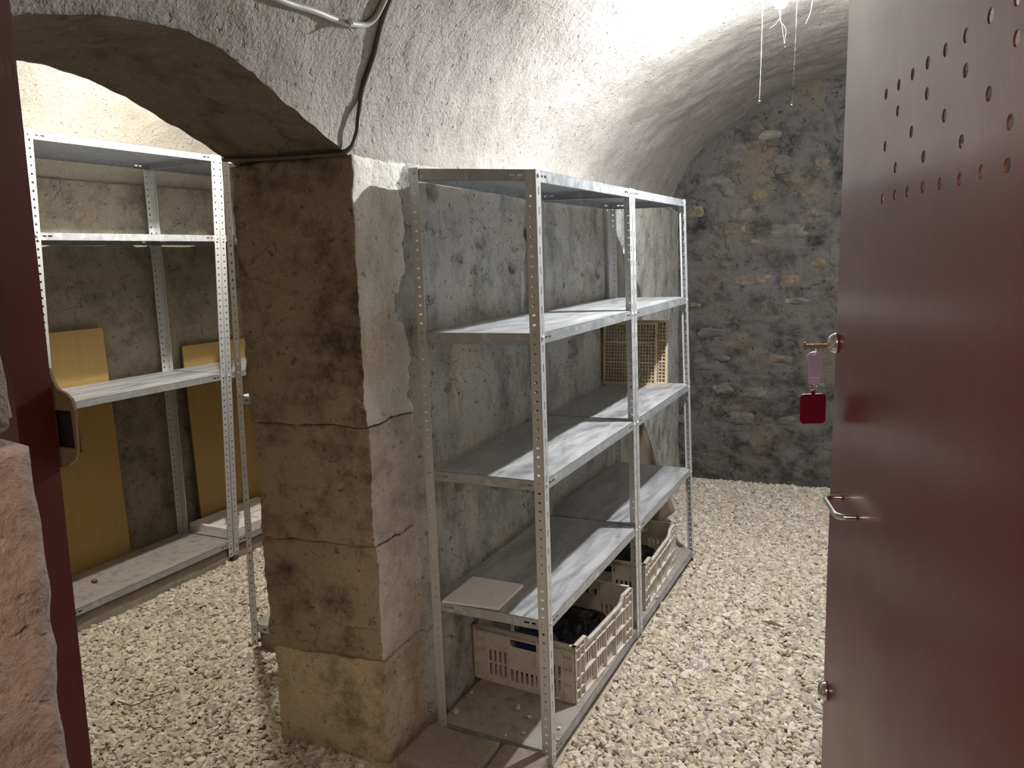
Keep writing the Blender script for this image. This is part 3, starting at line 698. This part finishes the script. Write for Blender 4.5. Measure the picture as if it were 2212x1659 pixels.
# ------------------------------------------------------------------ crates
def crate(org, w, l, h, label, yaw=0.):
    T = empty('crate', org); tag(T, label, 'crate', 'white plastic crates on the bottom shelves')
    ox, oy, oz = org; cs, sn = math.cos(yaw), math.sin(yaw)
    def g(x, y, z): return (ox + x*cs - y*sn, oy + x*sn + y*cs, oz + z)
    t = .003; rd = .014; dip = .030
    # end panels (facing -y and +y)
    for s in (-1, 1):
        yv = s*(l/2-rd)
        x0, x1 = -w/2, w/2; cor = .056; pw = .105
        hs = [slot(0, h-.052, .13, .030)]
        for xa in (x0+cor, x1-cor-pw):
            for i in range(4):
                for zc in (.050, .108): hs.append(rect(xa+.012+i*.023, zc-.024, xa+.023+i*.023, zc+.024))
        for i in range(6): hs.append(rect(-.062+i*.0225, .020, -.051+i*.0225, .068))
        mb = plate(rect(x0+.004, 0, x1-.004, h), hs, t, lambda a, b, c: g(a, yv - s*c*0 + c - t/2, b))
        ya, yb = (yv, s*l/2) if s > 0 else (s*l/2, yv)
        for z0 in (0, h-.006): mb.box((x0, ya, z0), (x1, yb, z0+.006), lambda p: g(*p))
        for zz in (.062, .125, .172):
            for xa, xb in ((x0, x0+cor), (x1-cor, x1)): mb.box((xa, ya, zz), (xb, yb, zz+.004), lambda p: g(*p))
        mb.box((x0, ya, h-.026), (x1, yb-.006*(s>0) if s>0 else yb, h-.022), lambda p: g(*p))
        for xa in (x0, x0+cor-.002, x0+cor+pw, x1-cor-pw-.004, x1-cor-.002, x1-.004): mb.box((xa, ya, 0), (xa+.004, yb, h), lambda p: g(*p))
        mb.obj('end_panel', M['crate'], T)
    # side panels (facing -x and +x) with the dipped rim
    a0 = l/2
    for s in (-1, 1):
        xv = s*(w/2-rd)
        dp_ = [(-a0+.004,0),(a0-.004,0),(a0-.004,h),(a0-.105,h),(a0-.125,h-dip*.8),(a0-.145,h-dip),(-a0+.145,h-dip),(-a0+.125,h-dip*.75),(-a0+.105,h),(-a0+.004,h)]
        hs = []
        for cy_ in (-.155, -.05, .05, .155):
            for i in range(4):
                yc = cy_ - .036 + i*.022
                hs.append(rect(yc, .022, yc+.012, .084)); hs.append(rect(yc, .096, yc+.012, .158))
        mb = plate(dp_, hs, t, lambda a, b, c: g(xv + c - t/2, a, b))
        xa, xb = (xv, s*w/2) if s > 0 else (s*w/2, xv)
        top_ = lambda y: float(np.interp(abs(y), [a0-.145, a0-.125, a0-.105], [h-dip, h-dip*.8, h]))
        yk = [-a0, -a0+.105, -a0+.115, -a0+.125, -a0+.145, a0-.145, a0-.125, a0-.115, a0-.105, a0]
        for ya, yb in zip(yk[:-1], yk[1:]):
            za, zb = top_(ya), top_(yb)
            v = [(xa,ya,za-.005),(xb,ya,za-.005),(xb,yb,zb-.005),(xa,yb,zb-.005),(xa,ya,za),(xb,ya,za),(xb,yb,zb),(xa,yb,zb)]
            mb.add([g(*p) for p in v], [(0,3,2,1),(4,5,6,7),(0,1,5,4),(1,2,6,5),(2,3,7,6),(3,0,4,7)])
        for zz in (0, .089, .165): mb.box((xa, -a0, zz), (xb, a0, zz+.004), lambda p: g(*p))
        for z_ in (.040, .205):
            for ya, yb in ((-a0, -a0+.085), (a0-.085, a0)): mb.box((xa, ya, z_), (xb, yb, z_+.004), lambda p: g(*p))
        for yv in (-a0, -a0+.045, -a0+.085, -.105, -.002, .10, a0-.089, a0-.049, a0-.004):
            mb.box((xa, yv, 0), (xb, yv+.0045, top_(yv)-.002), lambda p: g(*p))
        mb.obj('side_panel', M['crate'], T)
    mb = plate(rect(-w/2+rd, -l/2+rd, w/2-rd, l/2-rd), [rect(-.17+i*.06, -.22+j*.075, -.135+i*.06, -.17+j*.075) for i in range(6) for j in range(6)], .004, lambda a, b, c: g(a, b, .004+c))
    mb.obj('base_panel', M['crate'], T)
    return T
crate((.215, .615, .0445), .455, .605, .232, 'dirty white plastic crate nearest the arch, with a blue bag inside', math.radians(-3.2))
crate((.213, 1.46, .0445), .44, .62, .232, 'dirty white plastic crate below the far shelving unit, black film inside', math.radians(1.2))
def bag(name, c, r, mat, label, seed, cat='bag', amp=.35, flat=1.):
    n = 46; u = np.linspace(0, 2*np.pi, n, endpoint=False); v = np.linspace(.0, np.pi, 26); U, V = np.meshgrid(u, v)
    sgn = lambda a, e: np.sign(a)*np.abs(a)**e
    P = np.stack([sgn(np.cos(U),.6)*np.sin(V)**.6, sgn(np.sin(U),.6)*np.sin(V)**.6, sgn(np.cos(V),.7)], -1).reshape(-1,3)
    q = P*np.array([2.3,2.3,1.4]); rdg = 1-np.abs(fbm(q, 1.5, 3, seed))*2.2; rd2 = 1-np.abs(fbm(q, 3.6, 3, seed+9))*2.
    k = 1 + amp*.45*(rdg-.6) + amp*.25*(rd2-.6)
    Q = P*np.array(r); Q[:,2] = np.where(P[:,2] > -.2, Q[:,2]*k*1.1, Q[:,2]); Q[:,:2] *= np.clip(.9+.1*k, .8, 1.0)[:,None]
    Q = Q + np.array(c); idx = np.arange(26*n).reshape(26, n)
    f = np.stack([idx[:-1], np.roll(idx[:-1],-1,1), np.roll(idx[1:],-1,1), idx[1:]], -1).reshape(-1,4)[:, ::-1]
    o = fast(name, Q, f, mat, None, False, (c[0], c[1], c[2]-r[2])); tag(o, label, cat); return o
bag('plastic_bag', (.235, .690, .113), (.165, .185, .058), M['black_bag'], 'crumpled black plastic bag lying in the crate nearest the arch', 301, amp=.7)
bag('plastic_bag', (.213, 1.46, .118), (.17, .25, .062), M['black_bag'], 'crumpled black plastic film filling the far crate', 311, amp=.7)
bag('pouch', (.215, .425, .145), (.085, .058, .090), M['blue'], 'dark blue plastic bag just inside the crate nearest the arch', 321, amp=.3)
mb = MB(); mb.box((.035, .385, .056), (.115, .415, .268)); 
mb.box((.033, .383, .256), (.117, .417, .268)); tag(mb.obj('tub', M['grey_pl'], None, org=(.075, .40, .056)), 'pale grey plastic tub standing beside the blue bag in the near crate', 'tub')

# ------------------------------------------------------------------ things on the shelves
tl_ = np.array([(.048,-.006),(.263,.013),(.258,.222),(.047,.221)])
mb = plate([tuple(p) for p in tl_], [circ(.187, .103, .0068, 14)], .008, lambda a, b, c: (a, b, .5225+c))
tag(mb.obj('tile', M['tile'], None, org=(.154,.112,.5225)), 'pale square ceramic tile with a hole, lying on the second shelf', 'tile')
def grid_panel(x0, x1, yb, yt, z0, h, label, nx_, nz_):
    T = empty('grid_panel', ((x0+x1)/2, yb, z0)); tag(T, label, 'panel', 'beige grid panels on the third shelf')
    ln = math.hypot(yt-yb, h); 
    def g(p): t = p[2]/h; return (p[0], yb+(yt-yb)*t+p[1], z0+p[2])
    MB().box((x0+.004,.0095,.004), (x1-.004,.012,h-.004), g).obj('backing', M['panel_back'], T)
    f = MB(); 
    for a, b in (((x0,-.004,0),(x1,.012,.012)), ((x0,-.004,h-.012),(x1,.012,h)), ((x0,-.004,.012),(x0+.012,.012,h-.012)), ((x1-.012,-.004,.012),(x1,.012,h-.012))): f.box(a, b, g)
    for zf in (.345, .665): f.box((x0+.012,-.002,h*zf), (x1-.012,.008,h*zf+.006), g)
    f.obj('frame', M['panel'], T)
    r = MB()
    for i in range(1, nx_): xx = x0+.012+(x1-x0-.024)*i/nx_; r.box((xx-.0026,-.001,.012), (xx+.0026,.0095,h-.012), g)
    for i in range(1, nz_): zz = .012+(h-.024)*i/nz_; r.box((x0+.012,-.001,zz-.0026), (x1-.012,.0095,zz+.0026), g)
    r.obj('grid_rib', M['panel'], T)
    return T
grid_panel(-.026, .282, 1.915, 1.945, 1.0035, .345, 'beige plastic grid panel standing in front on the far shelf', 17, 17)
grid_panel(.010, .330, 1.960, 1.990, 1.0035, .352, 'beige plastic grid panel standing behind the other one, sticking out', 16, 17)
CHIP = ['before the near crate, inner of a pair','before the near crate, outer of a pair','close to the joint of the two flagstones','at the very edge above the flagstone joint','by the outer post, nearer the crate corner','by the outer post, at the front rim corner','near the inner back edge below the crate','at the inner front corner beside the pier']
for i, (a, b, dn) in enumerate([(.231,.194,1.2),(.297,.155,1.2),(.321,.057,1.),(.265,.022,.9),(.424,.135,.9),(.440,.069,1.2),(.020,.215,1.3),(.03,.075,1.6)]):
    v = stones(1, np.array([0.]), np.array([0.]), np.array([0.]), np.array([.0075*dn]))[0]; v = v - np.array([0,0,v[:,2].min()])
    o = add('stone_chip', v+np.array([a, b, .0432]), IF, M['pebble'], None, org=(a, b, .0432)); tag(o, 'small stone chip on the bottom shelf ' + CHIP[i], 'stone chip', 'stone chips on the bottom shelf')

v = stones(1, np.array([0.]), np.array([0.]), np.array([0.]), np.array([.011]))[0]; v -= np.array([0,0,v[:,2].min()])
tag(add('pebble', v+np.array([.452, 1.31, .0432]), IF, M['poly'], None, org=(.452,1.31,.0432)), 'small white pebble on the bottom shelf against the far crate', 'pebble')
# side room: boards, tray, shard
def board(y0, y1, xb, xt, z0, z1, label, ysh=0.):
    T = empty('board', (xb, (y0+y1)/2, z0)); tag(T, label, 'board', 'yellow boards behind the side room shelving')
    def g(p): t = (p[2]-z0)/(z1-z0); return (xb+(xt-xb)*t+p[0], p[1]+ysh*t, p[2])
    MB().box((0,y0+.002,z0), (.002,y1-.002,z1-.002), g).obj('veneer_face', M['board'], T)
    MB().box((-.012,y0,z0), (0,y1,z1), g).obj('core', M['board_edge'], T)
    return T
board(.215, 0.648, -2.496, -2.501, .0, 1.428, 'yellow veneered board behind the shelving unit by the door frame', -.01)
board(1.165, 1.80, -2.496, -2.501, .0, 1.262, 'wider yellow veneered board behind the shelving unit with the white tray', -.01)
ty = MB(); gx = lambda p: p
ty.box((-2.47,1.05,.1185), (-2.09,1.62,.140)); 
for a, b in (((-2.47,1.05,.140),(-2.09,1.075,.160)), ((-2.47,1.595,.140),(-2.09,1.62,.160)), ((-2.47,1.075,.140),(-2.445,1.595,.160)), ((-2.115,1.075,.140),(-2.09,1.595,.160)), ((-2.29,1.075,.140),(-2.27,1.595,.152)), ((-2.445,1.32,.140),(-2.115,1.34,.150))): ty.box(a, b)
tag(ty.obj('tray', M['poly'], None, org=(-2.28,1.33,.1185)), 'white polystyrene tray lying on the bottom shelf behind the pier', 'tray')
v = stones(1, np.array([0.]), np.array([0.]), np.array([0.]), np.array([.03]))[0]*np.array([1,.45,.3]); v -= np.array([0,0,v[:,2].min()])
tag(add('shard', v+np.array([-2.28,.262,.1187]), IF, M['shard'], None, org=(-2.28,.262,.1187)), 'red-brown shard on the dirty bottom shelf beside the door frame', 'shard')
# plank leaning in the far corner
def plank():
    a = np.array([.225, 2.50, .03]); dirv = np.array([-.335, .02, 1.0]); dirv /= np.linalg.norm(dirv); wd = np.array([dirv[2], 0, -dirv[0]]); th_ = np.array([0, .03, 0])
    c = []
    for h in (0, .80):
        for s, t in ((-.19,0),(0,0),(0,1),(-.19,1)): c.append(a + dirv*h + wd*(s if h else s*1.0) + th_*t + (np.array([0,0,-.0]) if h else np.array([0, 0, .10*(1+s/.19)-.05])))
    return c
o = rough_block('plank', plank(), M['plank'], None, res=.03, amp=.003, rnd=.006, seed=260, fine=.001, org=(.1,2.5,0)); tag(o, 'weathered grey-brown plank leaning in the corner behind the far shelving', 'plank')
# twig and wood sliver on the gravel
tw = catmull([(-1.304,-.348,.012),(-1.255,-.352,.016),(-1.215,-.342,.014),(-1.185,-.269,.018),(-1.144,-.185,.013)], 6)
tag(tube(tw, list(np.linspace(.0035,.0018,len(tw))), 6).obj('twig', M['twig'], None, org=(-1.2,-.3,.014)), 'thin crooked twig lying on the gravel seen through the arch', 'twig')
sl = [(.945,1.316,.016),(1.0,1.304,.020),(1.05,1.292,.016)]
tag(tube(sl, [.003,.008,.003], 5).obj('wood_sliver', M['twig'], None, org=(1.0,1.3,.014)), 'dark wood sliver lying on the gravel near the red door', 'sliver')

# ------------------------------------------------------------------ cables on the vault
cb = [(1.0,1.10,2.862),(.96,.6,2.852),(.80,.0,2.815),(.50,-.26,2.70),(.28,-.27,2.57),(.160,-.252,2.462),(.100,-.224,2.391),(.045,-.192,2.328),(.0,-.182,2.257),(-.042,-.172,2.184),(-.058,-.190,2.108),(-.062,-.212,2.072),(-.085,-.232,2.056),(-.15,-.240,2.055),(-.26,-.250,2.057),(-.40,-.262,2.062),(-.53,-.275,2.070)]
def snap(path, r):
    out = []
    for q in path:
        q = np.array(q, float)
        if 2.13 < q[2] < 2.70 and q[1] < -.15:
            w_ = min(1., (q[2]-2.13)/.10); q[0] += w_*(float(x_of_z(q[2])) + float(relief(q[None], .018, .0)[0]) + r*.9 - q[0])
        out.append(q)
    return out
tag(tube(snap(catmull(cb, 6), .0075), .0075, 8).obj('cable', M['cable'], None, smooth=True, org=(0,-.2,2.2)), 'black cable running down the vault and along the top of the pier', 'cable')
cd = [(.095,-1.10,2.372),(.092,-.85,2.37),(.080,-.621,2.366),(.085,-.506,2.371),(.086,-.394,2.372),(.091,-.329,2.378),(.098,-.290,2.386),(.114,-.268,2.404),(.138,-.268,2.43),(.178,-.277,2.475),(.29,-.295,2.572),(.50,-.29,2.70)]
T = empty('conduit', (.08,-.5,2.37)); tag(T, 'pale grey conduit curving across the vault above the arch', 'conduit')
tube(snap(catmull(cd, 7), .0085), .0085, 10).obj('pipe', M['conduit'], T, smooth=True)
cl = MB(); tube([(.082,-.372,2.3705+.0), (.0865,-.366,2.3735)], .0115, 10, cl); lathe([(.0035,0),(.0035,.014),(.002,.017)], (.080,-.372,2.360), (.6,0,-.8), 8, cl); cl.obj('clip', M['clip'], T)

# ------------------------------------------------------------------ lamps
def bulb(tip, ceil_z, glow, label, globe):
    x, y, z = tip; T = empty('light_bulb', (x, y, z)); tag(T, label, 'light bulb')
    dome = [(.0002,0),(.009,.0012),(.017,.006),(.0235,.015),(.0275,.027),(.0285,.037)]
    lathe(dome + ([(.0270,.047),(.0225,.056)] if globe else []), (x, y, z), (0,0,1), 20).obj('glass', glow, T, smooth=True)
    lathe(([] if globe else [(.0288,.037),(.0272,.047)]) + [(.0226,.056),(.0195,.066),(.0155,.076)], (x, y, z), (0,0,1), 16).obj('base', M['bulbbase'], T, smooth=True)
    lathe([(.0185,.072),(.019,.078),(.019,.118),(.011,.126),(.004,.130)], (x, y, z), (0,0,1), 16).obj('socket', M['socket'], T, smooth=True)
    tube([(x, y, z+.128), (x+.002, y, (z+.128+ceil_z)/2), (x, y, ceil_z)], .0035, 8).obj('cord', M['cable'], T, smooth=True)
bulb((1.006, 1.15, 2.642), 2.86, M['glow_main'], 'lit bulb hanging under the vault with cobwebs below it', False)
bulb(BULB_SIDE, 2.85, M['glow_side'], 'lit bulb of the side room hidden above the arch', True)
bz = bpy.data.objects
# cobwebs
def web(path, r, label, blob=None, parts=None):
    P = catmull(path, 5); mb = tube(P, list(np.array([r]*len(P))*(1+.35*vnoise(np.array([[i*.9, 3., r*1e4] for i in range(len(P))]), 3))), 5)
    for bp_ in (parts or []): tube(catmull(bp_, 4), r*.7, 5, mb)
    for c, rr in (blob or []):
        lathe([(.0001,-rr),(rr*.8,-rr*.5),(rr,0),(rr*.7,rr*.6),(.0001,rr)], c, (0,0,1), 8, mb)
    tag(mb.obj('cobweb', M['web'], None, org=path[-1]), label, 'cobweb', 'dusty cobweb strands under the vault')
web([(.944,1.15,2.842),(.938,1.15,2.685),(.936,1.15,2.56),(.934,1.15,2.45),(.931,1.15,2.34),(.930,1.15,2.315)], .0013, 'long straight dusty cobweb strand hanging left of the bulb',
    [((.930,1.15,2.306), .0038), ((.9285,1.15,2.299), .0030)])
web([(1.006,1.15,2.642),(1.005,1.15,2.60),(1.010,1.15,2.588),(1.020,1.15,2.575),(1.027,1.15,2.556),(1.024,1.15,2.53),(1.022,1.15,2.497)], .00045, 'tangled cobweb threads dangling from the lit bulb',
    [((1.0215,1.15,2.512), .0022), ((1.0235,1.15,2.497), .0024)], [[(1.010,1.15,2.588),(1.014,1.15,2.56),(1.021,1.15,2.515)], [(1.000,1.15,2.645),(1.0,1.15,2.628),(1.004,1.15,2.626)], [(1.003,1.15,2.61),(.99,1.15,2.59),(.965,1.15,2.575)]])
web([(1.13,1.15,2.86),(1.126,1.15,2.68),(1.12,1.15,2.645),(1.115,1.15,2.61),(1.10,1.15,2.575)], .0004, 'thin slanting cobweb thread right of the bulb', [((1.117,1.15,2.625), .0014), ((1.112,1.15,2.60), .0016), ((1.10,1.15,2.573), .0013)])
web([(1.07,1.15,2.86),(1.062,1.15,2.5),(1.056,1.15,2.30),(1.054,1.15,2.22)], .00013, 'nearly invisible cobweb thread with a bright drop in front of the end wall', [((1.053,1.15,2.277), .0028)], [[(1.0545,1.15,2.30),(1.054,1.15,2.29),(1.0535,1.15,2.28)]])

# ------------------------------------------------------------------ key in the upper lock with its tags
K = empty('key_bunch', dp(.031, 1.572, .0146)); tag(K, 'key in the red door with a lilac tag and dark red fob', 'key')
kb = MB(); ka = Vector(dp(.031,1.568,.0146)); ke = ka + DN*.030
for q0, q1, hw, hh in ((ka, ke, .0012, .0030), (ke, ke+DN*.004, .0014, .006)):
    side = DD*hw; up = Vector((0,0,hh)); v = [q0-side-up, q0+side-up, q1+side-up, q1-side-up, q0-side+up, q0+side+up, q1+side+up, q1-side+up]
    kb.add([tuple(a) for a in v], [(0,3,2,1),(4,5,6,7),(0,1,5,4),(1,2,6,5),(2,3,7,6),(3,0,4,7)])
kb.obj('key', M['brass'], K)
kr = Vector((.8959, .4427, 0)).normalized(); kf = Vector((-.4427, .8959, 0)).normalized()
KC = Vector((1.3462, -.9515, 0))
def kp(a, z, d=0.): return tuple(KC + kr*a + kf*d + Vector((0, 0, z)))
tube([kp(-.003+.004*math.cos(t), 1.5615+.007*math.sin(t), .001*math.sin(2*t)) for t in np.linspace(0, 2*math.pi, 14, endpoint=False)], .0007, 6, closed=True).obj('ring', M['chrome'], K, smooth=True)
outl = [(-.0075,1.509),(.0065,1.509),(.0075,1.511),(.0105,1.540),(.0122,1.548),(.0105,1.5535),(.0065,1.5575),(-.0003,1.5590),(-.0070,1.5575),(-.0110,1.5535),(-.0127,1.548),(-.0110,1.540),(-.0085,1.511)]
plate(outl, [circ(-.0003, 1.5558, .0014, 8)], .0042, lambda a, b, c: kp(a, b, c)).obj('tag', M['lilac'], K)['label'] = 'lilac plastic name tag'
plate(rect(-.0085,1.519,.0075,1.550), [], .0006, lambda a, b, c: kp(a, b, c-.0006)).obj('tag_window', M['paper'], K)
MB().add([kp(a, b, d) for a, b in ((-.0075,1.5185),(.0065,1.5185),(.0065,1.5195),(-.0075,1.5195)) for d in (-.0012, 0)], [(0,2,4,6),(1,7,5,3),(0,1,3,2),(2,3,5,4),(4,5,7,6),(6,7,1,0)]).obj('tag_lip', M['clip'], K)
for cx_, cz_, rr in ((-.001, 1.511, .003), (-.0015, 1.5035, .0062)):
    tube([kp(cx_+rr*math.cos(t), cz_+rr*.62*math.sin(t), -.002+.003*math.sin(t)) for t in np.linspace(0, 2*math.pi, 16, endpoint=False)], .0008, 6, closed=True).obj('ring', M['chrome'], K, smooth=True)
def rr_(x0, z0, x1, z1, r, n=5):
    o = []
    for cx_, cz_, a0 in ((x1-r,z0+r,-90),(x1-r,z1-r,0),(x0+r,z1-r,90),(x0+r,z0+r,180)):
        for i in range(n): t = math.radians(a0+90*i/(n-1)); o.append((cx_+r*math.cos(t), cz_+r*math.sin(t)))
    return o
plate(rr_(-.0205,1.448,.0185,1.494,.006), [], .0030, lambda a, b, c: kp(a, b-.0005*0, c)).obj('fob', M['fob'], K)['label'] = 'dark red rounded square fob'
plate(rr_(-.0195,1.449,.0175,1.493,.0055), [], .0008, lambda a, b, c: kp(a, b, .003+c)).obj('fob_rim', M['chrome'], K)
plate(rect(-.0035,1.4925,.0015,1.501), [], .002, lambda a, b, c: kp(a, b, c)).obj('fob_strap', M['fob'], K)
